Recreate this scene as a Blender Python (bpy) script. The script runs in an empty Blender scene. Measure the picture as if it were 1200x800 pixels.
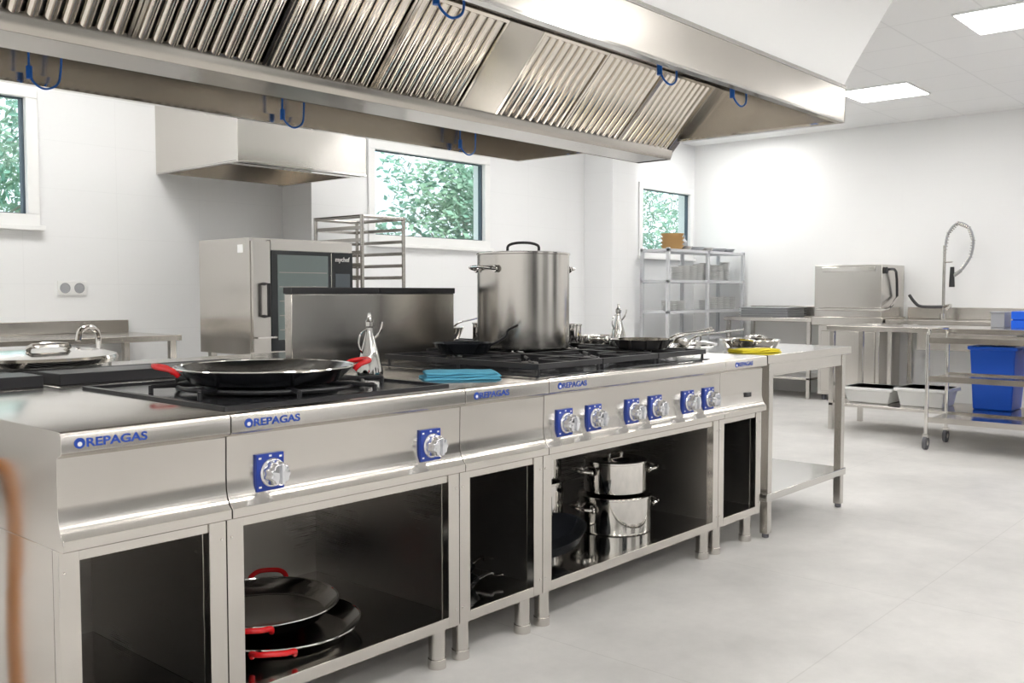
import bpy, bmesh, math, random
from mathutils import Vector, Matrix
random.seed(4)
S=bpy.context.scene
COL=S.collection
pi=math.pi

# ---------------- materials ----------------
def pm(name,col,rough=0.5,metal=0.0,**k):
    m=bpy.data.materials.new(name); m.use_nodes=True
    b=m.node_tree.nodes['Principled BSDF']
    b.inputs['Base Color'].default_value=(*col,1)
    b.inputs['Roughness'].default_value=rough
    b.inputs['Metallic'].default_value=metal
    for a,v in k.items():
        b.inputs[a.replace('_',' ')].default_value=v
    return m
def nodes(m): return m.node_tree.nodes,m.node_tree.links,m.node_tree.nodes['Principled BSDF']
def steel(name,col,r0,r1,scale,bump=0.03,smudge=0.06):
    m=pm(name,col,r0,1.0); N,L,b=nodes(m)
    tc=N.new('ShaderNodeTexCoord'); mp=N.new('ShaderNodeMapping'); mp.inputs['Scale'].default_value=scale
    L.new(tc.outputs['Object'],mp.inputs['Vector'])
    n=N.new('ShaderNodeTexNoise'); n.inputs['Scale'].default_value=1; n.inputs['Detail'].default_value=2
    L.new(mp.outputs[0],n.inputs['Vector'])
    n2=N.new('ShaderNodeTexNoise'); n2.inputs['Scale'].default_value=2.5; n2.inputs['Detail'].default_value=5
    L.new(tc.outputs['Object'],n2.inputs['Vector'])
    ad=N.new('ShaderNodeMath'); ad.operation='ADD'; 
    mr=N.new('ShaderNodeMapRange'); mr.inputs[1].default_value=.3; mr.inputs[2].default_value=.7
    mr.inputs[3].default_value=r0; mr.inputs[4].default_value=r1
    L.new(n.outputs['Fac'],mr.inputs[0])
    m2=N.new('ShaderNodeMapRange'); m2.inputs[1].default_value=.4; m2.inputs[2].default_value=.7
    m2.inputs[3].default_value=0; m2.inputs[4].default_value=smudge
    L.new(n2.outputs['Fac'],m2.inputs[0])
    L.new(mr.outputs[0],ad.inputs[0]); L.new(m2.outputs[0],ad.inputs[1]); L.new(ad.outputs[0],b.inputs['Roughness'])
    # gentle sheet waviness
    n3=N.new('ShaderNodeTexNoise'); n3.inputs['Scale'].default_value=3.0; n3.inputs['Detail'].default_value=0
    L.new(tc.outputs['Object'],n3.inputs['Vector'])
    bp=N.new('ShaderNodeBump'); bp.inputs['Strength'].default_value=bump*4; bp.inputs['Distance'].default_value=.02
    L.new(n3.outputs['Fac'],bp.inputs['Height']); L.new(bp.outputs[0],b.inputs['Normal'])
    b.inputs['Anisotropic'].default_value=.3
    return m
F_=900
ST=steel('brushed_steel',(.64,.61,.57),.15,.17,(6,6,F_))
STV=steel('brushed_steel_vertical',(.62,.595,.56),.18,.20,(F_,F_,6))
STTOP=steel('polished_steel_top',(.62,.605,.58),.09,.10,(6,F_,6),.01,.06)
STSH=steel('shelf_steel',(.66,.645,.62),.07,.08,(6,F_,6),.01,.06)
STIN=steel('shaded_inside_steel',(.42,.405,.385),.26,.29,(6,6,F_))  # darker copy of the steel: interior shade put into the colour
STBR=pm('polished_steel',(.70,.68,.65),.08,1.0)
STHOOD=steel('hood_steel',(.53,.50,.46),.18,.20,(F_,6,6))
STFIL=pm('filter_steel',(.82,.77,.70),.11,1.0)
BLK=pm('cast_iron_black',(.022,.022,.025),.4)
ENA=pm('black_enamel',(.03,.031,.035),.15)
PAN=pm('dark_pan_steel',(.05,.055,.065),.25,.6)
PAE=pm('paella_pan_steel',(.30,.31,.33),.17,1.0)
BLUE=pm('blue_plate',(.010,.045,.33),.3)
LOGO=pm('logo_blue',(.01,.06,.38),.4)
RED=pm('red_handle',(.75,.015,.02),.25)
WHITE=pm('white_plastic',(.88,.88,.87),.35)
WALLP=pm('bulkhead_white_paint',(.92,.92,.91),.6)
BIN=pm('blue_bin_plastic',(.01,.13,.80),.35)
CABLE=pm('blue_cable',(.01,.13,.55),.4)
CLR=pm('clear_knob',(.70,.71,.74),.08,.85)
BLKP=pm('black_plastic',(.02,.02,.022),.3)
GLS=pm('black_glass',(.03,.034,.038),.06)
GREY=pm('grey_plastic',(.38,.39,.41),.4)
RUB=pm('rubber_grey',(.12,.12,.13),.6)
WICK=pm('wicker',(.60,.38,.16),.7)
ORG=pm('orange_hose_rubber',(.62,.25,.06),.4)
LED=pm('led_panel',(1,1,1),.5); 
LED.node_tree.nodes['Principled BSDF'].inputs['Emission Color'].default_value=(1,.985,.96,1)
LED.node_tree.nodes['Principled BSDF'].inputs['Emission Strength'].default_value=15.5
def clothmat(name,col):
    m=pm(name,col,.85); N,L,b=nodes(m)
    w=N.new('ShaderNodeTexNoise'); w.inputs['Scale'].default_value=260
    tc=N.new('ShaderNodeTexCoord'); L.new(tc.outputs['Object'],w.inputs['Vector'])
    bp=N.new('ShaderNodeBump'); bp.inputs['Strength'].default_value=.35; bp.inputs['Distance'].default_value=.003
    L.new(w.outputs['Fac'],bp.inputs['Height']); L.new(bp.outputs[0],b.inputs['Normal']); return m
CLB=clothmat('light_blue_cloth',(.12,.45,.64)); CLY=clothmat('yellow_cloth',(.88,.74,.04))

def tiled(name,c1,c2,mort,axes,bw,bh,ms,rough,offset=0.0,cloud=0):
    m=pm(name,c1,rough); N,L,b=nodes(m)
    tc=N.new('ShaderNodeTexCoord'); sp=N.new('ShaderNodeSeparateXYZ'); cb=N.new('ShaderNodeCombineXYZ')
    L.new(tc.outputs['Object'],sp.inputs[0])
    L.new(sp.outputs[axes[0]],cb.inputs[0]); L.new(sp.outputs[axes[1]],cb.inputs[1])
    br=N.new('ShaderNodeTexBrick'); br.offset=offset
    br.inputs['Scale'].default_value=1; br.inputs['Brick Width'].default_value=bw; br.inputs['Row Height'].default_value=bh
    br.inputs['Mortar Size'].default_value=ms; br.inputs['Mortar Smooth'].default_value=.3
    br.inputs['Color1'].default_value=(*c1,1); br.inputs['Color2'].default_value=(*c2,1); br.inputs['Mortar'].default_value=(*mort,1)
    L.new(cb.outputs[0],br.inputs['Vector'])
    if cloud:
        n=N.new('ShaderNodeTexNoise'); n.inputs['Scale'].default_value=1.6; n.inputs['Detail'].default_value=8; n.inputs['Roughness'].default_value=.68
        L.new(tc.outputs['Object'],n.inputs['Vector'])
        mr=N.new('ShaderNodeMapRange'); mr.inputs[1].default_value=.3; mr.inputs[2].default_value=.7; mr.inputs[3].default_value=1-cloud; mr.inputs[4].default_value=1+cloud*.4
        L.new(n.outputs['Fac'],mr.inputs[0])
        hs=N.new('ShaderNodeHueSaturation'); L.new(br.outputs['Color'],hs.inputs['Color']); L.new(mr.outputs[0],hs.inputs['Value'])
        L.new(hs.outputs[0],b.inputs['Base Color'])
        r=N.new('ShaderNodeMapRange'); r.inputs[3].default_value=rough-.06; r.inputs[4].default_value=rough+.1
        L.new(n.outputs['Fac'],r.inputs[0]); L.new(r.outputs[0],b.inputs['Roughness'])
    else:
        L.new(br.outputs['Color'],b.inputs['Base Color'])
    return m
FLOOR=tiled('floor_grey_tile',(.68,.665,.645),(.67,.655,.635),(.60,.585,.565),(0,1),1.2,1.2,.003,.42,.0,.22)
WB=tiled('wall_tile_back',(.88,.885,.89),(.879,.884,.889),(.845,.85,.855),(0,2),.6,.3,.0025,.25)
WE=tiled('wall_tile_side',(.90,.90,.895),(.898,.898,.893),(.885,.885,.88),(1,2),.6,.3,.002,.45)
CEIL=tiled('ceiling_tile',(.91,.91,.91),(.90,.90,.90),(.82,.82,.82),(0,1),.6,.6,.007,.8)

# ---------------- builder ----------------
class B:
    def __init__(s,name,bevel=0.0):
        s.name=name; s.v=[]; s.f=[]; s.mi=[]; s.mats=[]; s.M=Matrix(); s.bevel=bevel
    def add(s,vs,fs,mat):
        if mat not in s.mats: s.mats.append(mat)
        i=s.mats.index(mat); o=len(s.v)
        s.v+= [s.M@Vector(p) for p in vs]
        for f in fs: s.f.append([o+a for a in f]); s.mi.append(i)
    def box(s,x0,x1,y0,y1,z0,z1,mat):
        vs=[(x,y,z) for x in(x0,x1) for y in(y0,y1) for z in(z0,z1)]
        s.add(vs,[(0,1,3,2),(4,6,7,5),(0,4,5,1),(2,3,7,6),(0,2,6,4),(1,5,7,3)],mat)
    def prism(s,poly,x0,x1,mat):
        n=len(poly); vs=[(x0,y,z) for y,z in poly]+[(x1,y,z) for y,z in poly]
        fs=[[i,(i+1)%n,n+(i+1)%n,n+i] for i in range(n)]+[list(range(n)),list(range(2*n-1,n-1,-1))]
        s.add(vs,fs,mat)
    def cyl(s,p0,p1,r,mat,n=16,r2=None):
        p0=Vector(p0);p1=Vector(p1); r2=r if r2 is None else r2
        d=(p1-p0).normalized(); q=d.to_track_quat('Z','Y')
        vs=[];
        for p,rr in((p0,r),(p1,r2)):
            for i in range(n):
                a=2*pi*i/n; vs.append(p+q@Vector((rr*math.cos(a),rr*math.sin(a),0)))
        fs=[[i,(i+1)%n,n+(i+1)%n,n+i] for i in range(n)]+[list(range(n)),list(range(2*n-1,n-1,-1))]
        s.add(vs,fs,mat)
    def lathe(s,c,prof,mat,n=48,axis=(0,0,1),mod=None):
        c=Vector(c); q=Vector(axis).to_track_quat('Z','Y'); vs=[];fs=[];m=len(prof)
        for r,z in prof:
            for i in range(n):
                a=2*pi*i/n; rr=r*(mod(a,z) if mod else 1)
                vs.append(c+q@Vector((rr*math.cos(a),rr*math.sin(a),z)))
        for j in range(m-1):
            for i in range(n):
                fs.append([j*n+i,j*n+(i+1)%n,(j+1)*n+(i+1)%n,(j+1)*n+i])
        if prof[0][0]>1e-5: fs.append(list(range(n)))
        if prof[-1][0]>1e-5: fs.append(list(range(m*n-1,(m-1)*n-1,-1)))
        s.add(vs,fs,mat)
    def tube(s,pts,r,mat,n=8,sm=3,flat=1.0):
        P=[Vector(p) for p in pts]
        if sm>1 and len(P)>2:
            Q=[]
            for i in range(len(P)-1):
                a=P[max(i-1,0)];b=P[i];c=P[i+1];d=P[min(i+2,len(P)-1)]
                for k in range(sm):
                    t=k/sm
                    Q.append(.5*((2*b)+(c-a)*t+(2*a-5*b+4*c-d)*t*t+(3*b-a-3*c+d)*t**3))
            Q.append(P[-1]); P=Q
        T=[]
        for i in range(len(P)):
            T.append((P[min(i+1,len(P)-1)]-P[max(i-1,0)]).normalized())
        up=Vector((0,0,1)) if abs(T[0].z)<.9 else Vector((1,0,0))
        nrm=(up-T[0]*up.dot(T[0])).normalized(); vs=[]
        for p,t in zip(P,T):
            nrm=(nrm-t*nrm.dot(t)).normalized(); bn=t.cross(nrm)
            for i in range(n):
                a=2*pi*i/n; vs.append(p+nrm*(r*flat*math.cos(a))+bn*(r*math.sin(a)))
        m=len(P); fs=[]
        for j in range(m-1):
            for i in range(n): fs.append([j*n+i,j*n+(i+1)%n,(j+1)*n+(i+1)%n,(j+1)*n+i])
        fs.append(list(range(n))); fs.append(list(range(m*n-1,(m-1)*n-1,-1)))
        s.add(vs,fs,mat)
    def done(s,parent=None,keep_origin=False,angle=32):
        xs=[p.x for p in s.v]; ys=[p.y for p in s.v]; zs=[p.z for p in s.v]
        c=Vector(((min(xs)+max(xs))/2,(min(ys)+max(ys))/2,min(zs)))
        if keep_origin: c=Vector((0,0,0))
        me=bpy.data.meshes.new(s.name); me.from_pydata([p-c for p in s.v],[],s.f)
        for m in s.mats: me.materials.append(m)
        me.polygons.foreach_set('material_index',s.mi)
        me.polygons.foreach_set('use_smooth',[True]*len(s.f))
        bm=bmesh.new(); bm.from_mesh(me); bmesh.ops.remove_doubles(bm,verts=bm.verts,dist=1e-6)
        bmesh.ops.recalc_face_normals(bm,faces=bm.faces); bm.to_mesh(me); bm.free()
        me.set_sharp_from_angle(angle=math.radians(angle))
        o=bpy.data.objects.new(s.name,me); COL.objects.link(o); o.location=c
        if parent:
            o.parent=parent; o.location=c-parent.location
        if s.bevel:
            md=o.modifiers.new('bevel','BEVEL'); md.width=s.bevel; md.segments=2; md.limit_method='ANGLE'; md.angle_limit=math.radians(50)
        return o

def text(body,center,w,mat,parent,name='logo_text',h=None):
    cu=bpy.data.curves.new(name,'FONT'); cu.body=body; cu.size=1; cu.extrude=.02; cu.offset=.022
    o=bpy.data.objects.new(name,cu); COL.objects.link(o)
    bpy.context.view_layer.update()
    me=bpy.data.meshes.new_from_object(o.evaluated_get(bpy.context.evaluated_depsgraph_get()))
    bpy.data.objects.remove(o)
    xs=[v.co.x for v in me.vertices]; ys=[v.co.y for v in me.vertices]
    k=w/(max(xs)-min(xs)); ky=(h/(max(ys)-min(ys))) if h else k
    cx=(max(xs)+min(xs))/2; cy=(max(ys)+min(ys))/2
    for v in me.vertices: v.co=Vector(((v.co.x-cx)*k,-v.co.z*.02,(v.co.y-cy)*ky))
    me.materials.clear(); me.materials.append(mat)
    t=bpy.data.objects.new(name,me); COL.objects.link(t); t.parent=parent; t.location=Vector(center)-parent.location
    return t

# ---------------- room ----------------
XL,XR,YF,YB,ZC=-3.2,10.38,-3.4,6.13,2.95
b=B('floor'); b.box(XL-.2,XR+.2,YF-.2,YB+.2,-.1,0,FLOOR); b.done(keep_origin=True)
b=B('ceiling'); b.box(XL-.2,XR+.2,YF-.2,YB+.2,ZC,ZC+.1,CEIL); b.done(keep_origin=True)
b=B('wall_right'); b.box(XR,XR+.2,YF-.2,YB+.2,0,ZC,WE); b.done(keep_origin=True)
b=B('wall_left'); b.box(XL-.2,XL,YF-.2,YB+.2,0,ZC,WE); b.done(keep_origin=True)
b=B('wall_front'); b.box(XL,XR,YF-.2,YF,0,ZC,WB); b.done(keep_origin=True)
wins=[(1.02,2.50),(5.14,6.62),(9.14,10.33)]; WZ0,WZ1=1.56,2.41
b=B('wall_back')
b.box(XL,XR,YB,YB+.2,0,WZ0,WB); b.box(XL,XR,YB,YB+.2,WZ1,ZC,WB)
xx=XL
for a,c in wins: b.box(xx,a,YB,YB+.2,WZ0,WZ1,WB); xx=c
b.box(xx,XR,YB,YB+.2,WZ0,WZ1,WB)
b.done(keep_origin=True)
for i,(a,c) in enumerate([(4.30,4.74),(8.12,8.54)]):
    b=B('wall_pillar'); b.box(a,c,5.765,YB-.001,0,ZC,WB); b.done(keep_origin=True)
glass=bpy.data.materials.new('window_glass'); glass.use_nodes=True
N=glass.node_tree.nodes; L=glass.node_tree.links; N.clear()
o_=N.new('ShaderNodeOutputMaterial'); mx=N.new('ShaderNodeMixShader'); tr=N.new('ShaderNodeBsdfTransparent'); tr.inputs[0].default_value=(.92,.97,.98,1)
gl=N.new('ShaderNodeBsdfGlossy'); gl.inputs['Roughness'].default_value=.02; mx.inputs[0].default_value=.08
L.new(tr.outputs[0],mx.inputs[1]); L.new(gl.outputs[0],mx.inputs[2]); L.new(mx.outputs[0],o_.inputs[0])
DKF=pm('window_gasket',(.07,.10,.13),.5)
for i,(a,c) in enumerate(wins):
    b=B('window_%d'%(i+1),.004)
    f=.07; y0,y1=YB-.02,YB+.06
    b.box(a,c,y0,y1,WZ0,WZ0+f,WHITE); b.box(a,c,y0,y1,WZ1-f,WZ1,WHITE)
    b.box(a,a+f,y0,y1,WZ0+f,WZ1-f,WHITE); b.box(c-f,c,y0,y1,WZ0+f,WZ1-f,WHITE)
    g=.008
    b.box(a+f,c-f,YB+.02,y1,WZ0+f,WZ0+f+g,DKF); b.box(a+f,c-f,YB+.02,y1,WZ1-f-g,WZ1-f,DKF)
    b.box(a+f,a+f+g,YB+.02,y1,WZ0+f,WZ1-f,DKF); b.box(c-f-g*2,c-f,YB+.02,y1,WZ0+f,WZ1-f,DKF)
    b.box(a+f,c-f,YB+.035,YB+.041,WZ0+f,WZ1-f,glass)
    b.box(a-.02,c+.02,YB-.05,YB+.0,WZ0-.03,WZ0,WHITE)
    b.done()
pts=[(8.69,3.20),(6.87,1.68),(8.69,.3),(6.87,-1.2),(6.87,4.6),(9.6,5.2),(5.1,-.2),(3.3,-.2),(1.5,-.2),(-.3,-.2),(5.1,-2.2),(3.3,-2.2),(1.5,-2.2),(-.3,-2.2),(-2,-1.2),(-2,1.5),(-2,4.0),(5.3,4.9),(1.2,5.0),(2.6,5.0),(9.6,-1.4),(.0,3.2)]
for x,y in pts:
    b=B('ceiling_light_panel'); b.box(x-.3,x+.3,y-.3,y+.3,ZC-.012,ZC-.002,LED)
    for q in ((x-.31,x+.31,y-.31,y-.3),(x-.31,x+.31,y+.3,y+.31),(x-.31,x-.3,y-.3,y+.3),(x+.3,x+.31,y-.3,y+.3)):
        b.box(*q,ZC-.016,ZC,WHITE)
    b.done()
# added refrigerators behind the camera, out of view: darker shapes for steel reflections
FR=pm('added_refrigerator_steel',(.40,.40,.40),.3,.9)
for k,(xa,xb) in enumerate(((-1.2,.2),(.3,1.7),(3.0,4.4),(6.2,7.6))):
    b=B('added_refrigerator',.006)
    b.box(xa,xb,-3.38,-2.65,.12,2.05,FR)
    xm=(xa+xb)/2
    for a,c in((xa+.02,xm-.01),(xm+.01,xb-.02)):
        b.box(a,c,-2.65,-2.61,.2,1.82,GLS if k%2 else FR)
    b.box(xa+.02,xb-.02,-2.65,-2.62,1.85,2.03,BLKP)
    for hx in(xm-.06,xm+.06): b.tube([(hx,-2.61,.8),(hx,-2.57,.8),(hx,-2.57,1.2),(hx,-2.61,1.2)],.01,STBR,8,1)
    for fx in(xa+.08,xb-.08):
        for fy in(-3.3,-2.75): b.cyl((fx,fy,0),(fx,fy,.12),.025,STBR,12)
    b.done()

# outside
GRASS=pm('outside_ground',(.40,.45,.36),.9)
b=B('ground_outside'); b.box(-15,35,YB+.3,35,-.15,-.05,GRASS); b.done()
leaf=pm('leaf_green',(.16,.36,.17),.7)
N_,L_,bb=nodes(leaf); oi=N_.new('ShaderNodeTexNoise'); oi.inputs['Scale'].default_value=1.3
rp=N_.new('ShaderNodeValToRGB'); rp.color_ramp.elements[0].position=.35; rp.color_ramp.elements[0].color=(.14,.33,.25,1)
rp.color_ramp.elements[1].position=.65; rp.color_ramp.elements[1].color=(.30,.46,.30,1)
tc=N_.new('ShaderNodeTexCoord'); L_.new(tc.outputs['Object'],oi.inputs['Vector']); L_.new(oi.outputs['Fac'],rp.inputs[0]); L_.new(rp.outputs[0],bb.inputs['Base Color'])
bark=pm('bark',(.35,.33,.28),.9)
def tree(x,y,r,h,nl=7500):
    b=B('garden_tree')
    b.cyl((x,y,-.05),(x,y,h),.07,bark,10,.04)
    for k in range(7):
        a=k*.9; b.cyl((x,y,h*.6),(x+math.cos(a)*r*.7,y+math.sin(a)*r*.7,h+.3*math.sin(k)),.02,bark,6,.01)
    cl=[(Vector((random.uniform(-1,1)*r*.75,random.uniform(-1,1)*r*.6,random.uniform(-.9,.8)*r*.7)),random.uniform(.35,.6)*r) for _ in range(14)]
    for i in range(nl):
        c,rr=random.choice(cl)
        d=Vector((random.gauss(0,1),random.gauss(0,1),random.gauss(0,1))).normalized()*rr*random.uniform(.6,1)
        p=Vector((x,y,h))+c+d; u=Vector((random.gauss(0,1),random.gauss(0,1),random.gauss(0,1))).normalized()
        w=u.orthogonal().normalized(); s_=random.uniform(.04,.08)
        b.add([p-u*s_,p+w*s_*.5,p+u*s_,p-w*s_*.5],[(0,1,2,3)],leaf)
    b.done()
tree(11.2,10.9,1.5,2.3); tree(9.9,13.0,1.2,1.7); tree(3.2,11,1.9,2.2); tree(16.5,11,2.0,2.4); tree(14.3,11.2,1.5,2.4)

# ---------------- island modules ----------------
XM=[.84,1.24,2.04,2.44,3.63,4.02]; ZT=.86
PROF=[(2.92,.605),(2.92,ZT),(1.997,ZT),(1.989,.857),(1.985,.85),(1.985,.815),(1.990,.809),(2.008,.802),(2.010,.70),(2.009,.675),(2.004,.655),(1.996,.64),(1.985,.630),(1.985,.608),(1.990,.605)]
def module(name,x0,x1):
    b=B(name,.0015); x0+=.0015; x1-=.0015
    b.prism(PROF,x0,x1,ST)
    yf=2.012; z0=.13; z1=.605; yb=2.90; pw=.045
    for a,c in((x0,x0+pw),(x1-pw,x1)):
        b.box(a,c,yf,yf+.03,z0,z1,ST)
    b.box(x0+pw,x1-pw,yf+.004,yf+.03,z1-.028,z1,ST)
    b.box(x0,x0+.004,yf+.03,yb,z0,z1,ST); b.box(x1-.004,x1,yf+.03,yb,z0,z1,ST)
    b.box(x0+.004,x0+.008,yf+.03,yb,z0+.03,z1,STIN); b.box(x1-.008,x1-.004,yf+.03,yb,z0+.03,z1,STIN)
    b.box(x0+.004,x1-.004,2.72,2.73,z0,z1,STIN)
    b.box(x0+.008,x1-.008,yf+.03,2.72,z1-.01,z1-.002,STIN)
    b.box(x0+pw,x1-pw,yf,yf+.03,z0,z0+.034,ST)
    b.box(x0+.008,x1-.008,yf+.03,2.72,z0,z0+.03,STSH)
    for zz in (z0+.05,z1-.05):
        for a in (x0+.012,x1-.012): b.lathe((a,yf,zz),[(.004,0),(.003,.002),(0,.002)],STBR,10,(0,-1,0))
    for fx in(x0+.05,x1-.05):
        for fy in(2.06,2.82):
            b.cyl((fx,fy,.0),(fx,fy,.13),.026,STV,20)
            b.cyl((fx,fy,.0),(fx,fy,.03),.0285,STV,20)
    return b
def knob(b,x,z):
    b.box(x-.040,x+.040,2.001,2.011,z-.046,z+.046,BLUE)
    for dx,dz in((-.030,.036),(.030,.036),(-.030,-.036),(0,.040),(.032,0)):
        b.box(x+dx-.004,x+dx+.004,2.0003,2.002,z+dz-.0025,z+dz+.0025,WHITE)
    c=(x+.004,2.002,z-.002)
    b.lathe(c,[(.036,0),(.036,.006),(.033,.010)],CLR,32,(0,-1,0))
    b.lathe(c,[(.030,.008),(.031,.014),(.029,.036),(.025,.043),(.010,.045),(0,.045)],CLR,54,(0,-1,0),lambda a,z:1+.06*math.cos(9*a))
    b.box(c[0]-.004,c[0]+.004,2.002-.052,2.002-.044,z-.026,z+.022,CLR)
def logo(x,par,z=.8335):
    t=text('REPAGAS',(x+.012,1.9845,z),.135,LOGO,par,h=.019)
    bb=B('logo_flame'); bb.lathe((x-.070,1.9855,z),[(.0115,0),(.0115,.0016),(0,.0016)],LOGO,24,(0,-1,0))
    bb.lathe((x-.070,1.9838,z-.002),[(.005,0),(.005,.0006),(0,.0006)],WHITE,12,(0,-1,0))
    bb.done(par)
def grate(b,x0,x1,y0,y1,z,t=.012):
    h=.02
    for q in((x0,x1,y0,y0+t),(x0,x1,y1-t,y1),(x0,x0+t,y0+t,y1-t),(x1-t,x1,y0+t,y1-t)): b.box(*q,z-h,z,BLK)
    ym=(y0+y1)/2; b.box(x0+t,x1-t,ym-t/2,ym+t/2,z-h,z,BLK)
    xm=(x0+x1)/2
    for (ya,yb_) in ((y0+t,ym-t/2),(ym+t/2,y1-t)):
        yc=(ya+yb_)/2
        b.box(x0+t,xm-.05,yc-t/2,yc+t/2,z-h,z+.0,BLK); b.box(xm+.05,x1-t,yc-t/2,yc+t/2,z-h,z+.0,BLK)
        b.box(xm-t/2,xm+t/2,ya,yc-.05,z-h,z+.0,BLK); b.box(xm-t/2,xm+t/2,yc+.05,yb_,z-h,z+.0,BLK)
        for sx in(-1,1):
            for sy in(-1,1):
                b.tube([(xm+sx*.045,yc+sy*.04,z-.006),(xm+sx*.13,yc+sy*.13,z-.006)],.006,BLK,6,1)
        b.lathe((xm,yc,ZT+.003),[(.075,0),(.075,.012),(.06,.016),(.05,.026),(.03,.03),(0,.03)],BLK,28)
        b.lathe((xm,yc,ZT+.002),[(.10,0),(.10,.004),(.09,.006),(.0,.006)],ENA,28)
    for cx in(x0+t,x1-t):
        for cy in(y0+t,ym,y1-t): b.cyl((cx,cy,ZT),(cx,cy,z-h),.006,BLK,8)

b=module('neutral_counter_unit',XM[0],XM[1])
o=b.done(); logo(.95,o)
b=module('paella_gas_stove',XM[1],XM[2])
b.box(1.27,2.02,2.06,2.80,ZT-.001,ZT+.004,ENA)
for q in((1.26,2.03,2.045,2.06),(1.26,2.03,2.80,2.815),(1.26,1.275,2.06,2.80),(2.015,2.03,2.06,2.80)): b.box(*q,ZT-.001,ZT+.010,BLK)
for rr in(.10,.19,.27):
    b.tube([(1.64+rr*math.cos(a*pi/12),2.40+rr*math.sin(a*pi/12),ZT+.018) for a in range(25)],.007,BLK,8,1)
for k in range(8):
    a=k*pi/4+pi/8
    ca,sa=math.cos(a),math.sin(a)
    b.tube([(1.64+.05*ca,2.40+.05*sa,ZT+.024),(1.64+.34*ca,2.40+.34*sa,ZT+.024)],.007,BLK,6,1)
    b.cyl((1.64+.34*ca,2.40+.34*sa,ZT+.003),(1.64+.34*ca,2.40+.34*sa,ZT+.026),.007,BLK,8)
for x in(1.359,1.91): knob(b,x,.703)
o=b.done(); logo(1.358,o)
b=module('neutral_counter_unit',XM[2],XM[3]); o=b.done(); logo(2.158,o)
b=module('six_burner_gas_range',XM[3],XM[4])
b.box(2.46,3.61,2.05,2.86,ZT-.001,ZT+.005,ENA)
gw=(3.60-2.47)/3
for i in range(3): grate(b,2.47+i*gw+.003,2.47+(i+1)*gw-.003,2.06,2.85,.905)
for x in(2.548,2.717,2.959,3.117,3.36,3.525): knob(b,x,.703)
o=b.done(); logo(2.567,o)
b=module('neutral_counter_unit',XM[4],XM[5])
b.box(3.86,3.90,2.0,2.011,.68,.70,BLKP)
o=b.done(); logo(3.80,o)

# rear row
b=B('rear_cooking_counter',.002)
P2=[(2.925,.605),(2.925,ZT),(3.855,ZT),(3.86,.85),(3.86,.815),(3.84,.80),(3.84,.66),(3.86,.63),(3.86,.605)]
for i in range(5):
    x0,x1=XM[i]+.001,XM[i+1]-.001
    b.prism(P2,x0,x1,ST); b.box(x0,x1,2.94,3.83,.13,.604,ST)
    for fx in(x0+.05,x1-.05):
        for fy in(2.99,3.79): b.cyl((fx,fy,0),(fx,fy,.13),.026,STV,16)
    for kx in (x0+.1,x1-.1): b.lathe((kx,3.84,.72),[(.03,0),(.03,.03),(0,.03)],CLR,20,(0,1,0))
for gx0,gx1 in((.87,1.22),(1.27,2.02)):
    b.box(gx0,gx1,2.99,3.16,ZT,ZT+.035,BLK)
    for k in range(9):
        yy=3.175+k*.012
        b.box(gx0,gx1,yy+.0,yy+.006,ZT,ZT+.03,BLK)
for i in range(2):
    grate(b,2.47+(i+1)*gw,2.47+(i+2)*gw-.01,2.99,3.75,.905)
b.done()
b=B('steel_splash_box',.003)
b.box(2.14,3.01,3.00,3.045,ZT,1.143,STV)
b.box(2.137,2.57,2.995,3.05,1.143,1.168,BLK); b.box(2.575,3.013,2.995,3.05,1.143,1.168,BLK)
b.done()
b=B('boiling_kettle_with_lid')
c=(1.40,3.54,ZT)
b.lathe(c,[(.27,0),(.27,.035),(.29,.04),(.295,.055),(.29,.065),(.22,.082),(.1,.093),(0,.095)],STTOP,56)
b.tube([(1.34,3.40,.94),(1.34,3.37,.965),(1.46,3.37,.965),(1.46,3.40,.94)],.009,STBR,8,3)
b.box(1.32,1.48,3.80,3.83,ZT,.94,ST)
b.done()
b=B('swivel_faucet')
b.cyl((1.76,3.78,ZT),(1.76,3.78,.92),.02,STBR,16)
b.tube([(1.76,3.78,.92),(1.76,3.78,.98),(1.72,3.75,1.01),(1.66,3.71,1.0),(1.64,3.69,.96)],.011,STBR,10,4)
b.done()
b=B('orange_gas_hose')
b.tube([(.838,2.44,.72),(.80,2.43,.735),(.785,2.40,.70),(.785,2.385,.60),(.79,2.385,.45),(.79,2.39,.3),(.79,2.39,.15),(.80,2.40,.03),(.80,2.50,.018),(.79,2.8,.018)],.017,ORG,12,5)
b.done()
# work table
b=B('stainless_work_table',.002)
b.box(4.03,5.00,1.985,2.92,.82,ZT-.002,ST); 
b.box(4.03,5.00,1.985,2.92,ZT-.002,ZT,STTOP)
for x in(4.065,4.91):
    for y in(1.995,2.85):
        b.box(x,x+.04,y,y+.04,.02,.82,STV); b.cyl((x+.02,y+.02,0),(x+.02,y+.02,.03),.016,RUB,12)
b.box(4.05,4.965,1.99,2.90,.175,.21,STTOP)
b.box(4.105,4.91,2.0,2.02,.76,.82,ST)
b.done()

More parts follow.
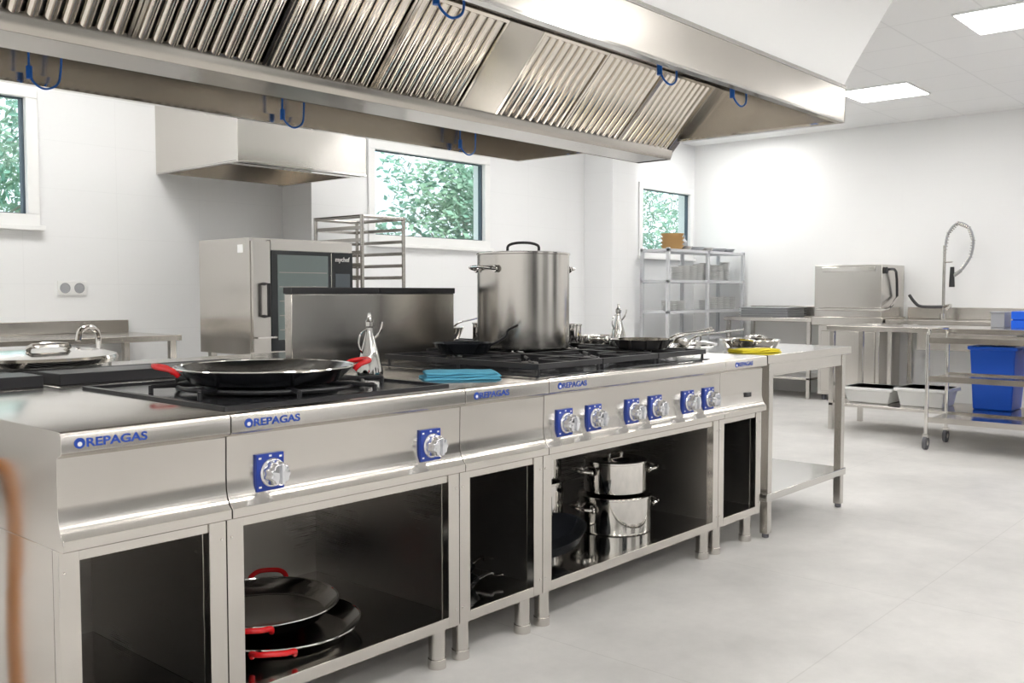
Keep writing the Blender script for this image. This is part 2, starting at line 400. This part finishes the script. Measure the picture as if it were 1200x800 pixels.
# ---------------- cookware on top ----------------
def paella(name,cx,cy,z,r,mi,hang=0.0,hm=RED,h=.045):
    b=B(name); t=.003
    b.lathe((cx,cy,z),[(0,0),(r*.80,0),(r*.84,.004),(r,h),(r+.004,h+.002),(r,h+.004),(r-t,h),(r*.83,.008),(r*.79,.005),(0,.005)],mi,72)
    b.tube([(cx+(r+.002)*math.cos(i*pi/30),cy+(r+.002)*math.sin(i*pi/30),z+h+.002) for i in range(61)],.0035,STBR,8,1)
    for s in(0,pi):
        a=hang+s; pts=[]
        for u,v,w in((r-.004,-.055,-.012),(r+.015,-.055,.004),(r+.048,-.035,.012),(r+.054,0,.014),(r+.048,.035,.012),(r+.015,.055,.004),(r-.004,.055,-.012)):
            pts.append((cx+u*math.cos(a)-v*math.sin(a),cy+u*math.sin(a)+v*math.cos(a),z+h-.002+w))
        b.tube(pts,.0075,hm,10,4)
    return b
b=paella('paella_pan',1.585,2.35,.892,.252,PAE,math.radians(-22),h=.042); b.done()
def cruet(x,y,z,h):
    b=B('oil_cruet')
    k=h/.22
    m=pm('cruet_steel',(.50,.49,.47),.06,1.0)
    b.lathe((x,y,z),[(.045*k,0),(.047*k,.004),(.046*k,.02*k),(.030*k,.09*k),(.014*k,.15*k),(.011*k,.17*k),(.015*k,.175*k),(.015*k,.19*k),(.008*k,.20*k),(.006*k,.22*k),(0,.222*k)],m,36)
    b.tube([(x+.01*k,y,z+.12*k),(x+.030*k,y-.02*k,z+.155*k),(x+.036*k,y-.028*k,z+.19*k)],.004*k,m,8,4)
    b.tube([(x-.010*k,y,z+.165*k),(x-.030*k,y+.01,z+.15*k),(x-.038*k,y+.01,z+.11*k),(x-.028*k,y,z+.08*k)],.0035*k,m,8,4)
    b.done()
cruet(2.10,2.50,ZT,.218); cruet(3.60,2.52,.905,.19)
def pot(name,cx,cy,z,r,h,ha=None,lid=False,mat=STV,hz=.8):
    b=B(name)
    b.lathe((cx,cy,z),[(0,0),(r-.006,0),(r-.001,.004),(r,.012),(r,h-.004),(r+.004,h-.002),(r+.004,h+.002),(r-.002,h+.002)]+([] if lid else [(r-.004,h-.004),(r-.004,.008),(0,.008)]),mat,64)
    if lid: b.lathe((cx,cy,z+h),[(r+.003,.0),(r+.003,.005),(r-.012,.009),(r-.03,.006),(r*.5,.014),(0,.017)],STBR,64)
    if ha is not None:
        for s in(0,pi):
            a=ha+s; w=r*.25+.02; pts=[]; zz=z+h*hz
            for u,v,ww in((r-.002,-w,0),(r+.02,-w,.002),(r+.045,-w*.7,.006),(r+.05,0,.008),(r+.045,w*.7,.006),(r+.02,w,.002),(r-.002,w,0)):
                pts.append((cx+u*math.cos(a)-v*math.sin(a),cy+u*math.sin(a)+v*math.cos(a),zz+ww))
            b.tube(pts,.007,STBR,10,3)
            for v in(-w,w):
                px=cx+(r-.001)*math.cos(a)-v*math.sin(a); py=cy+(r-.001)*math.sin(a)+v*math.cos(a)
                b.lathe((px,py,zz),[(.016,0),(.014,.006),(0,.007)],STBR,14,(math.cos(a),math.sin(a),0))
    return b
px_,py_=3.125,2.69
b=pot('stockpot_with_lid',px_,py_,.907,.200,.405,math.radians(168),True,hz=.84)
zt=.907+.405
b.tube([(px_-.045,py_+.05,zt+.012),(px_-.043,py_+.048,zt+.038),(px_-.02,py_+.02,zt+.05),(px_+.02,py_-.02,zt+.05),(px_+.043,py_-.048,zt+.038),(px_+.045,py_-.05,zt+.012)],.006,BLKP,10,4)
b.done()
def fry(name,cx,cy,z,r,mat,ang,hl,rise,hm,h=.04,hr=.009):
    b=B(name)
    b.lathe((cx,cy,z),[(0,0),(r*.75,0),(r*.82,.006),(r,h),(r+.002,h+.002),(r-.003,h),(r*.80,.009),(r*.74,.004),(0,.004)],mat,56)
    ca,sa=math.cos(ang),math.sin(ang)
    b.tube([(cx+(r-.01)*ca,cy+(r-.01)*sa,z+h-.01),(cx+(r+.05)*ca,cy+(r+.05)*sa,z+h+.01+rise*.2),(cx+(r+hl*.6)*ca,cy+(r+hl*.6)*sa,z+h+rise*.7),(cx+(r+hl)*ca,cy+(r+hl)*sa,z+h+rise)],hr,hm,10,4,.6)
    b.done()
fry('black_frying_pan',2.70,2.64,.907,.12,PAN,math.radians(-40),.10,.07,BLKP)
fry('steel_skillet',3.42,2.27,.907,.14,STBR,math.radians(-22),.24,.035,STBR)
fry('black_saute_pan',2.88,3.30,.907,.13,PAN,math.radians(160),.2,.05,BLKP,h=.09)
b=pot('steel_bowl',3.52,2.76,.907,.07,.09,None,mat=STBR); b.done()
b=pot('steel_saucepan',3.46,3.15,.907,.12,.09,.5,mat=STBR); b.done()
fry('steel_saute_pan',3.40,3.50,.907,.13,STBR,math.radians(10),.3,.05,STBR,h=.06)
b=paella('steel_serving_tray',4.42,2.28,ZT,.15,STBR,0.3,STBR); b.done()
fry('steel_frying_pan',4.22,2.66,ZT,.15,STBR,math.radians(-30),.32,.05,STBR)
fry('steel_frying_pan_large',3.84,2.52,ZT,.15,PAE,math.radians(-15),.28,.07,STBR)
def lid(x,y,z,r,name='pot_lid'):
    b=B(name); b.lathe((x,y,z),[(r,0),(r,.004),(r*.9,.008),(r*.5,.02),(0,.025)],STBR,44)
    b.tube([(x-.03,y,z+.02),(x-.03,y,z+.045),(x+.03,y,z+.045),(x+.03,y,z+.02)],.005,STBR,8,3); b.done()
lid(3.85,3.15,ZT,.14); lid(3.86,3.50,ZT,.15); lid(4.62,2.70,ZT,.11)
b=pot('steel_casserole_low',3.86,2.82,ZT,.10,.07,.6,mat=STBR); b.done()
# cloths
def cloth(name,cx,cy,z,wx,wy,rot,mat,layers=3,hh=.012):
    b=B(name); n=40
    for l in range(layers):
        k=1-.03*l; ox=random.uniform(-.006,.006); oy=random.uniform(-.004,.004); da=random.uniform(-.05,.05)
        R2=Matrix.Rotation(rot+da,4,'Z')
        vs=[]
        for side in(0,1):
            for j in range(n+1):
                for i in range(n+1):
                    u=i/n-.5; v=j/n-.5
                    w=.0016*math.sin(u*13+l*2+v*4)+.0014*math.sin(v*15+u*9+l)
                    e=min(1,(0.5-abs(u))*30)*min(1,(0.5-abs(v))*22)
                    x=u*wx*k*(1+.015*math.sin(v*7+l))+ox; y=v*wy*k*(1+.015*math.sin(u*6+l*2))+oy
                    mid=z+hh*(l+.5)+.5*w
                    zz=mid+(1 if side else -1)*hh*.48*e**.5
                    p=R2@Vector((x,y,0)); vs.append((cx+p.x,cy+p.y,max(zz,z+.0008)))
        m=(n+1)**2
        fs=[(s*m+j*(n+1)+i,s*m+j*(n+1)+i+1,s*m+(j+1)*(n+1)+i+1,s*m+(j+1)*(n+1)+i) for s in(0,1) for j in range(n) for i in range(n)]
        b.add(vs,fs,mat)
    b.done(angle=180)
cloth('folded_blue_cloth',2.26,2.22,ZT,.26,.15,math.radians(-38),CLB,3,.009)
cloth('folded_yellow_cloth',4.17,2.13,ZT,.24,.12,math.radians(-25),CLY,2,.009)

# ---------------- cookware in cabinets ----------------
zs=.16
b=paella('shelf_paella_pan',1.575,2.29,zs,.235,STSH,math.radians(52),h=.040); b.done()
b=paella('shelf_paella_pan',1.56,2.36,zs+.045,.225,STSH,math.radians(50),h=.040); b.done()
b=pot('steel_casserole',3.24,2.28,zs,.150,.145,math.radians(-20),True,hz=.7,mat=STBR); b.done()
b=pot('steel_casserole',3.24,2.28,zs+.163,.130,.125,math.radians(-30),True,hz=.7,mat=STBR)
b.tube([(3.20,2.28,zs+.298),(3.20,2.28,zs+.318),(3.28,2.28,zs+.318),(3.28,2.28,zs+.298)],.006,STBR,8,4); b.done()
b=pot('steel_stockpot',2.93,2.50,zs,.150,.22,.2,True,mat=STBR); b.done()
b=pot('steel_stockpot',2.93,2.50,zs+.24,.140,.15,.5,False,mat=STBR); b.done()
b=B('wok_pan')
b.M=Matrix.Translation((2.70,2.21,zs+.028))@Matrix.Rotation(math.radians(-14),4,'Y')
b.lathe((0,0,0),[(0,0),(.07,0),(.13,.03),(.16,.075),(.163,.077),(.157,.075),(.125,.034),(.06,.006),(0,.004)],PAN,48)
b.tube([(.13,.07,.07),(.17,.1,.09),(.2,.12,.11)],.009,BLKP,8,3)
b.M=Matrix(); b.done()
fry('small_frying_pan',2.20,2.22,zs,.10,PAE,math.radians(-28),.09,.0,STBR,h=.03)
fry('small_frying_pan',2.21,2.25,zs+.034,.10,PAE,math.radians(-12),.10,.0,STBR,h=.03)

# ---------------- main extraction hood ----------------
b=B('island_extraction_hood',.0015)
hx0,hx1,hy0,hy1=.30,4.66,1.905,4.06; hz=2.0
for y0,y1 in((hy0,hy0+.004),(hy1-.004,hy1)): b.box(hx0,hx1,y0,y1,hz,2.17,STHOOD)
for x0,x1 in((hx0,hx0+.004),(hx1-.004,hx1)): b.box(x0,x1,hy0+.004,hy1-.004,hz,2.17,STHOOD)
b.prism([(hy0+.004,2.17),(2.60,2.262),(3.41,2.262),(hy1-.004,2.17)],hx1-.004,hx1,STHOOD)
b.prism([(hy0+.004,2.17),(2.60,2.262),(3.41,2.262),(hy1-.004,2.17)],hx0,hx0+.004,STHOOD)
b.box(hx0,hx1,hy0,hy0+.035,hz-.012,hz,STBR); b.box(hx0,hx1,hy1-.035,hy1,hz-.012,hz,STBR)
b.box(hx0,hx0+.035,hy0+.035,hy1-.035,hz-.012,hz,STBR); b.box(hx1-.035,hx1,hy0+.035,hy1-.035,hz-.012,hz,STBR)
b.box(hx0+.004,hx1-.004,hy0+.033,hy0+.035,hz,hz+.03,STHOOD); b.box(hx0+.004,hx1-.004,hy1-.035,hy1-.033,hz,hz+.03,STHOOD)
b.box(hx0,hx1+.003,hy0-.004,hy0,hz+.155,hz+.172,STBR)
xi0,xi1=hx0+.004,hx1-.004
b.prism([(hy0+.004,2.165),(2.60,2.26),(2.60,2.27),(hy0+.004,2.175)],xi0,xi1,STHOOD)
b.prism([(hy1-.004,2.165),(3.41,2.26),(3.41,2.27),(hy1-.004,2.175)],xi0,xi1,STHOOD)
b.box(xi0,xi1,2.60,3.41,2.26,2.27,STHOOD)
b.prism([(2.885,1.925),(2.885,1.955),(2.89,1.955),(2.90,1.905),(3.11,1.905),(3.12,1.955),(3.125,1.955),(3.125,1.925),(3.11,1.895),(2.90,1.895)],xi0,4.64,STHOOD)
b.box(4.60,4.64,2.90,3.11,1.895,2.05,STHOOD)
def filt(x0,x1,side,blank=False):
    A=Vector((0,2.90,1.935)) if side<0 else Vector((0,3.11,1.935))
    T=Vector((0,2.60,2.255)) if side<0 else Vector((0,3.41,2.255))
    d=(T-A); ln=d.length; d.normalize(); X=Vector((1,0,0)); n=X.cross(d); 
    if n.z>0: n=-n
    M=Matrix(((1,d.x,n.x,0),(0,d.y,n.y,A.y),(0,d.z,n.z,A.z),(0,0,0,1)))
    b.M=M
    if blank:
        b.box(x0,x1,0,ln,-.02,.004,STHOOD)
    else:
        t=.014
        b.box(x0,x1,0,ln,-.03,-.022,STIN)
        b.box(x0+.002,x0+t,0,ln,-.022,.004,STFIL); b.box(x1-t,x1-.002,0,ln,-.022,.004,STFIL)
        b.box(x0+t,x1-t,0,t*1.3,-.022,.004,STFIL); b.box(x0+t,x1-t,ln-t,ln,-.022,.004,STFIL)
        nb=9; w=(x1-x0-2*t)/nb
        for k in range(nb):
            xc=x0+t+(k+.5)*w; 
            m=9; rr=w*.40; vs=[]
            for yy in(t*1.2,ln-t):
                for q in range(m):
                    a=pi*q/(m-1); vs.append((xc-rr*math.cos(a),yy,-.014+.019*math.sin(a)))
            fs=[(q,q+1,m+q+1,m+q) for q in range(m-1)]+[list(range(m)),list(range(2*m-1,m-1,-1)),(0,m,2*m-1,m-1)]
            b.add(vs,fs,STFIL)
    b.M=Matrix()
for side in(-1,1):
    x=3.157
    for k in range(3): filt(x+k*.484,x+(k+1)*.484,side)
    filt(2.94,3.157,side,True)
    for k in range(5): filt(2.94-(k+1)*.49,2.94-k*.49,side)
    filt(xi0,2.94-5*.49,side,True)
    filt(4.609,xi1,side,True)
o=b.done(angle=40)
for x,y,s_ in((2.18,2.25,1),(3.51,2.25,1),(4.15,2.25,1),(1.6,3.98,-1),(2.80,3.98,-1),(4.05,3.98,-1)):
    b=B('cable_loop'); zt=2.215 if s_>0 else 2.17
    zc=2.10 if s_>0 else 2.02
    b.cyl((x,y,zt-.02),(x,y,zt+.004),.014,BLKP,12)
    b.tube([(x,y,zt-.01),(x,y,zc+.02),(x+.01,y-.01,zc-.03),(x+.05,y-.02,zc-.055),(x+.10,y-.02,zc-.03),(x+.12,y-.01,zc+.03),(x+.13,y,zt-.0)],.0045,CABLE,8,5)
    b.tube([(x,y,zc+.03),(x,y,zc-.02)],.012,CABLE,10,1)
    b.done(o)
b=B('hood_bulkhead')
y0,y1=1.93,4.03
b.add([(.33,y0,2.275),(4.80,y0,2.275),(5.58,y0,ZC),(.33,y0,ZC),(.33,y1,2.275),(4.80,y1,2.275),(5.58,y1,ZC),(.33,y1,ZC)],
 [(0,1,2,3),(4,5,6,7),(0,1,5,4),(1,2,6,5),(2,3,7,6),(3,0,4,7)],WALLP)
for ya,yb_ in((y0,y0+.02),(y1-.02,y1)): b.add([(.33,ya,2.178),(4.70,ya,2.178),(4.80,ya,2.275),(.33,ya,2.275),(.33,yb_,2.178),(4.70,yb_,2.178),(4.80,yb_,2.275),(.33,yb_,2.275)],
 [(0,1,2,3),(4,5,6,7),(0,1,5,4),(1,2,6,5),(2,3,7,6),(3,0,4,7)],WALLP)
b.done()

# ---------------- small hood ----------------
b=B('wall_extraction_hood',.002)
x0,x1,y0,y1,z0,z1=3.28,4.295,5.13,YB,1.96,2.52
b.box(x0,x1,y0,y0+.004,z0,z1,STV); b.box(x0,x0+.004,y0+.004,y1,z0,z1,STV); b.box(x1-.004,x1,y0+.004,y1,z0,z1,STV)
b.box(x0+.004,x1-.004,y0+.004,y1,z1-.004,z1,STV); b.box(x0+.004,x1-.004,y1-.004,y1,z0,z1-.004,STV)
b.box(x0,x1,y0,y0+.03,z0-.01,z0,STBR); b.box(x0,x0+.03,y0+.03,y1,z0-.01,z0,STBR); b.box(x1-.03,x1,y0+.03,y1,z0-.01,z0,STBR)
b.prism([(5.25,z0),(5.25,z0+.02),(5.80,z0+.30),(5.80,z0+.28)],x0+.01,x1-.01,BLK)
for k in range(18):
    xc=x0+.06+k*.053; b.tube([(xc,5.25,z0-.002),(xc,5.80,z0+.275)],.017,STFIL,8,1)
b.box(x0+.004,x1-.004,5.12+.07,5.26,z0-.012,z0+.02,STBR)
b.done()

# ---------------- oven ----------------
b=B('combi_oven',.004)
x0,x1,y0,y1,z0,z1=3.30,4.08,5.02,5.63,.76,1.483
b.box(x0,x1,y0+.03,y1,z0,z1,STV)
b.box(x0+.005,x0+.13,y0+.004,y0+.03,z0+.02,z1-.02,STV)
b.box(x0+.135,x1-.005,y0,y0+.03,z0+.02,z1-.075,GLS)
b.box(x0+.135,x1-.005,y0+.004,y0+.03,z1-.072,z1-.01,STV)
b.box(x0+.18,x1-.21,y0-.003,y0,z0+.09,z1-.10,pm('oven_window',(.22,.27,.27),.05))
for k in range(5): b.box(x0+.19,x1-.22,y0-.004,y0-.003,z0+.15+k*.09,z0+.155+k*.09,STIN)
b.box(x1-.185,x1-.180,y0-.002,y0,z0+.03,z1-.08,STBR)
b.tube([(x0+.085,y0+.01,1.0),(x0+.085,y0-.045,1.0),(x0+.085,y0-.045,1.20),(x0+.085,y0+.01,1.20)],.013,BLKP,8,1)
b.box(x1-.15,x1-.03,y0-.004,y0,1.17,1.27,pm('oven_display',(.10,.12,.14),.1))
b.lathe((x1-.09,y0,1.10),[(.025,0),(.025,.02),(0,.02)],STBR,24,(0,-1,0))
b.box(x0+.02,x0+.16,y0-.02,y0+.02,z1-.62,z1-.61,STBR)
b.box(x0-.002,x0,y0+.10,y0+.16,z1-.09,z1-.04,WHITE)
for fx in(x0+.03,x1-.07):
    for fy in(y0+.05,y1-.08): b.box(fx,fx+.04,fy,fy+.04,0,z0,STV)
b.box(x0+.02,x1-.02,y0+.06,y1-.05,.2,.225,ST)
o=b.done(); text('mychef',(x1-.09,y0-.002,1.36),.12,WHITE,o,'brand_text')
b=B('tray_rack_trolley')
x0,x1,y0,y1,z1=4.20,4.58,5.07,5.585,1.68
RK=pm('rack_steel',(.50,.48,.45),.25,1.0)
for x in(x0,x1):
    for y in(y0,y1):
        b.cyl((x,y,.12),(x,y,z1),.014,RK,12); b.cyl((x,y-.012,.045),(x,y+.012,.045),.045,RUB,16); b.cyl((x,y,.06),(x,y,.12),.012,RK,10)
for x in(x0,x1):
    for z in(.14,z1-.012): b.cyl((x,y0,z),(x,y1,z),.013,RK,12)
    for k in range(17):
        z=.22+k*.085; dx=.03 if x==x0 else -.03
        b.box(min(x,x+dx),max(x,x+dx),y0,y1,z,z+.003,RK); b.box(x-.002,x+.002,y0,y1,z,z+.024,RK)
for y in(y0,y1):
    for z in(.14,z1-.012): b.cyl((x0,y,z),(x1,y,z),.013,RK,12)
for k in range(17): b.box(x0,x1,y1-.004,y1,.22+k*.085,.240+k*.085,RK)
b.done()
b=B('wall_sink_bench',.003)
b.box(-.6,3.05,5.42,6.11,.85,.885,ST); b.box(-.6,3.05,6.10,6.125,.885,.965,ST)
for x in(-.58,.8,1.9,2.99):
    for y in(5.45,6.05): b.box(x,x+.04,y,y+.04,0,.85,STV)
b.box(-.6,3.05,5.45,6.09,.2,.23,ST)
b.done()
b=B('wall_socket_double',.004)
b.box(2.60,2.78,YB-.012,YB,1.13,1.22,WHITE)
for x in(2.645,2.735): b.lathe((x,YB-.012,1.175),[(.033,0),(.033,.004),(.03,.004),(.028,.001),(0,.001)],GREY,24,(0,-1,0))
b.done()

# ---------------- background right ----------------
b=B('steel_shelving_unit',.002)
x0,x1,y0,y1=8.60,10.28,5.38,5.74
SHW=pm('shelf_grey_coated',(.66,.67,.69),.4,.2)
for x in(x0,9.42,x1-.035):
    for y in(y0,y1-.035): b.box(x,x+.035,y,y+.035,0,1.62,SHW)
for z in(.25,.62,.92,1.25,1.58): b.box(x0,x1,y0,y1,z,z+.03,SHW)
b.done()
b=B('stacked_white_crockery')
for (xa,xb,z,st) in((8.9,10.1,1.28,.15),(9.5,10.2,.95,.15)):
    x=xa
    while x<xb:
        h=random.uniform(.12,.22); 
        for k in range(int(h/.018)): b.lathe((x,5.47,z+k*.018),[(.04,0),(.066,.012),(.068,.016),(0,.016)],WHITE,20)
        x+=st
b.done()
b=B('stacked_white_crockery')
for x in(8.75,8.95): 
    for k in range(6): b.lathe((x,5.47,.95+k*.018),[(.05,0),(.08,.012),(.082,.016),(0,.016)],WHITE,20)
b.done()
b=B('wicker_basket_stack')
for k in range(4): b.lathe((8.86,5.50,1.61+k*.042),[(.10,0),(.125,.04),(.128,.043),(.115,.040),(.095,.008),(0,.008)],WICK,28)
b.done()
b=B('steel_bowls_on_shelf')
for x,m in((9.15,STBR),(9.4,GREY),(9.62,STBR),(9.9,GREY),(10.1,GREY)): b.lathe((x,5.52,1.61),[(.05,0),(.09,.04),(.093,.042),(.08,.038),(0,.012)],m,28)
b.lathe((9.27,5.6,1.61),[(.035,0),(.035,.10),(.012,.13),(.012,.17),(0,.17)],GREY,16)
b.done()
b=B('hood_dishwasher',.005)
b.box(9.70,10.34,3.55,4.26,.89,1.43,STV); b.box(9.74,10.34,3.58,4.23,.06,.80,STV); b.box(9.68,10.36,3.53,4.28,.80,.89,ST)
b.box(9.72,9.74,3.62,4.19,.1,.74,ST)
b.box(9.69,9.70,3.62,4.18,1.36,1.41,STBR)
for y in(3.63,4.18):
    for x in(9.8,10.28): b.cyl((x,y,0),(x,y,.06),.025,RUB,12)
b.tube([(10.05,3.52,1.10),(9.95,3.50,1.36),(9.75,3.50,1.38)],.014,BLKP,8,3)
b.tube([(10.05,3.52,1.10),(9.80,3.49,1.0),(9.62,3.49,.97),(9.60,3.6,.97),(9.60,4.2,.97)],.014,STBR,8,3)
b.lathe((9.78,3.545,1.37),[(.035,0),(.035,.02),(0,.02)],BLKP,20,(0,-1,0))
b.done()
def bench(name,x0,x1,y0,y1,splash=True,shelf=True):
    b=B(name,.003)
    b.box(x0,x1,y0,y1,.83,.87,ST)
    if splash: b.box(x1-.02,x1,y0,y1,.87,.99,ST)
    for x in(x0+.02,x1-.06):
        for y in(y0+.02,y1-.06): b.box(x,x+.04,y,y+.04,0,.83,STV)
    if shelf: b.box(x0+.02,x1-.02,y0+.02,y1-.02,.2,.225,ST)
    return b
bench('dishwasher_outlet_bench',9.70,10.37,4.29,5.33).done()
b=bench('sink_bench',9.70,10.37,.7,3.51,shelf=False); b.box(9.715,10.3,2.3,3.2,.58,.83,ST); b.box(9.715,10.3,1.2,2.0,.58,.83,ST); b.done()
b=B('stacked_grey_trays',.003)
for k in range(4): b.box(9.82,10.25,4.62,5.18,.87+k*.028,.892+k*.028,GREY); b.box(9.80,10.27,4.60,5.20,.888+k*.028,.896+k*.028,GREY)
b.done()
b=B('pre_rinse_faucet')
fx,fy=10.12,3.08
b.cyl((fx,fy,.87),(fx,fy,.93),.03,STBR,16); b.cyl((fx,fy,.93),(fx,fy,1.62),.015,RK,12)
spine=[Vector(p) for p in((fx,fy,1.55),(fx,fy-.03,1.74),(fx,fy-.12,1.84),(fx-.02,fy-.23,1.79),(fx-.04,fy-.28,1.66),(fx-.05,fy-.26,1.50),(fx-.08,fy-.18,1.36),(fx-.08,fy-.10,1.30))]
b.tube(spine,.012,GREY,10,6)
sp=[]
for i in range(len(spine)-1):
    for k in range(6): sp.append(spine[i].lerp(spine[i+1],k/6))
for i in range(0,len(sp)-1):
    d=(sp[i+1]-sp[i]).normalized(); b.cyl(sp[i]-d*.004,sp[i]+d*.004,.019,RK,10)
b.cyl((fx,fy,1.45),(fx-.08,fy-.1,1.45),.008,STBR,8)
b.cyl((fx-.08,fy-.10,1.40),(fx-.08,fy-.10,1.20),.02,BLKP,12,.028)
b.tube([(fx,fy,1.0),(fx-.03,fy+.2,1.0),(fx-.03,fy+.27,1.04),(fx-.03,fy+.33,1.12)],.016,BLKP,8,4)
b.tube([(fx,fy,1.0),(fx-.1,fy-.1,1.02),(fx-.22,fy-.1,.98)],.014,STBR,8,4)
b.done()
b=bench('prep_table',7.69,8.40,.9,3.27,False); b.done()
def bin_(b,x,y,w,d,z,h,m):
    vs=[(x+sx*w/2*k,y+sy*d/2*k,zz) for k,zz in((.85,z),(1,z+h)) for sx,sy in((-1,-1),(1,-1),(1,1),(-1,1))]
    b.add(vs,[(0,1,2,3),(4,5,6,7),(0,1,5,4),(1,2,6,5),(2,3,7,6),(3,0,4,7)],m)
    b.box(x-w/2-.015,x+w/2+.015,y-d/2-.015,y+d/2+.015,z+h-.03,z+h,m)
b=B('blue_waste_bin',.01); bin_(b,8.16,2.06,.36,.33,.226,.50,BIN); b.done()
b=B('blue_waste_bin',.01); bin_(b,8.16,1.66,.36,.33,.226,.50,BIN); b.done()
b=B('white_plastic_crates',.008)
bin_(b,8.02,2.98,.36,.4,.226,.13,WHITE); bin_(b,8.02,2.55,.36,.38,.226,.15,WHITE); b.done()
b=B('blue_dish_rack',.004)
b.box(8.05,8.38,1.50,1.95,.87,.93,BIN); b.box(8.05,8.38,1.50,1.95,.94,1.0,BIN); b.box(8.06,8.37,1.51,1.94,.93,.94,BIN)
b.done()
b=B('grey_container',.004); b.box(8.15,8.35,2.02,2.12,.87,.985,GREY); b.box(8.14,8.36,2.01,2.13,.985,.995,GREY); b.done()
b=B('service_trolley')
x0,x1,y0,y1=7.16,7.62,1.35,2.28
for x in(x0,x1):
    for y in(y0,y1):
        b.cyl((x,y,.10),(x,y,.84),.0135,STBR,12)
        b.cyl((x,y-.012,.05),(x,y+.012,.05),.05,RUB,20); b.cyl((x,y-.014,.05),(x,y+.014,.05),.02,STBR,12); b.box(x-.02,x+.02,y-.02,y+.02,.09,.115,STBR)
for y in (y0,y1): b.tube([(x0,y,.82),(x0+.02,y,.86),(x0+.06,y,.88),(x1-.06,y,.88),(x1-.02,y,.86),(x1,y,.82)],.0135,STBR,10,4)
for z in(.20,.50,.78): b.box(x0,x1,y0,y1,z,z+.025,ST); b.box(x0,x0+.01,y0,y1,z+.025,z+.04,ST); b.box(x1-.01,x1,y0,y1,z+.025,z+.04,ST)
b.done()

# ---------------- world, sun, camera ----------------
w=bpy.data.worlds.new('sky'); S.world=w; w.use_nodes=True
bg=w.node_tree.nodes['Background']; bg.inputs[0].default_value=(.90,.96,1,1); bg.inputs[1].default_value=1.6
sl=bpy.data.lights.new('sun','SUN'); sl.energy=3.2; sl.angle=.05
so=bpy.data.objects.new('sun',sl); COL.objects.link(so)
so.rotation_euler=Vector((.15,.75,-.65)).to_track_quat('-Z','Y').to_euler(); so.location=(0,-5,8)
cd=bpy.data.cameras.new('camera'); cam=bpy.data.objects.new('camera',cd); COL.objects.link(cam)
cam.location=(0,0,1.15); cam.rotation_euler=(math.radians(90-2.99),0,math.radians(-48.6))
cd.lens=33.3; cd.sensor_width=36; cd.clip_start=.05
S.camera=cam
S.view_settings.view_transform='Standard'; S.view_settings.look='None'; S.view_settings.exposure=.22
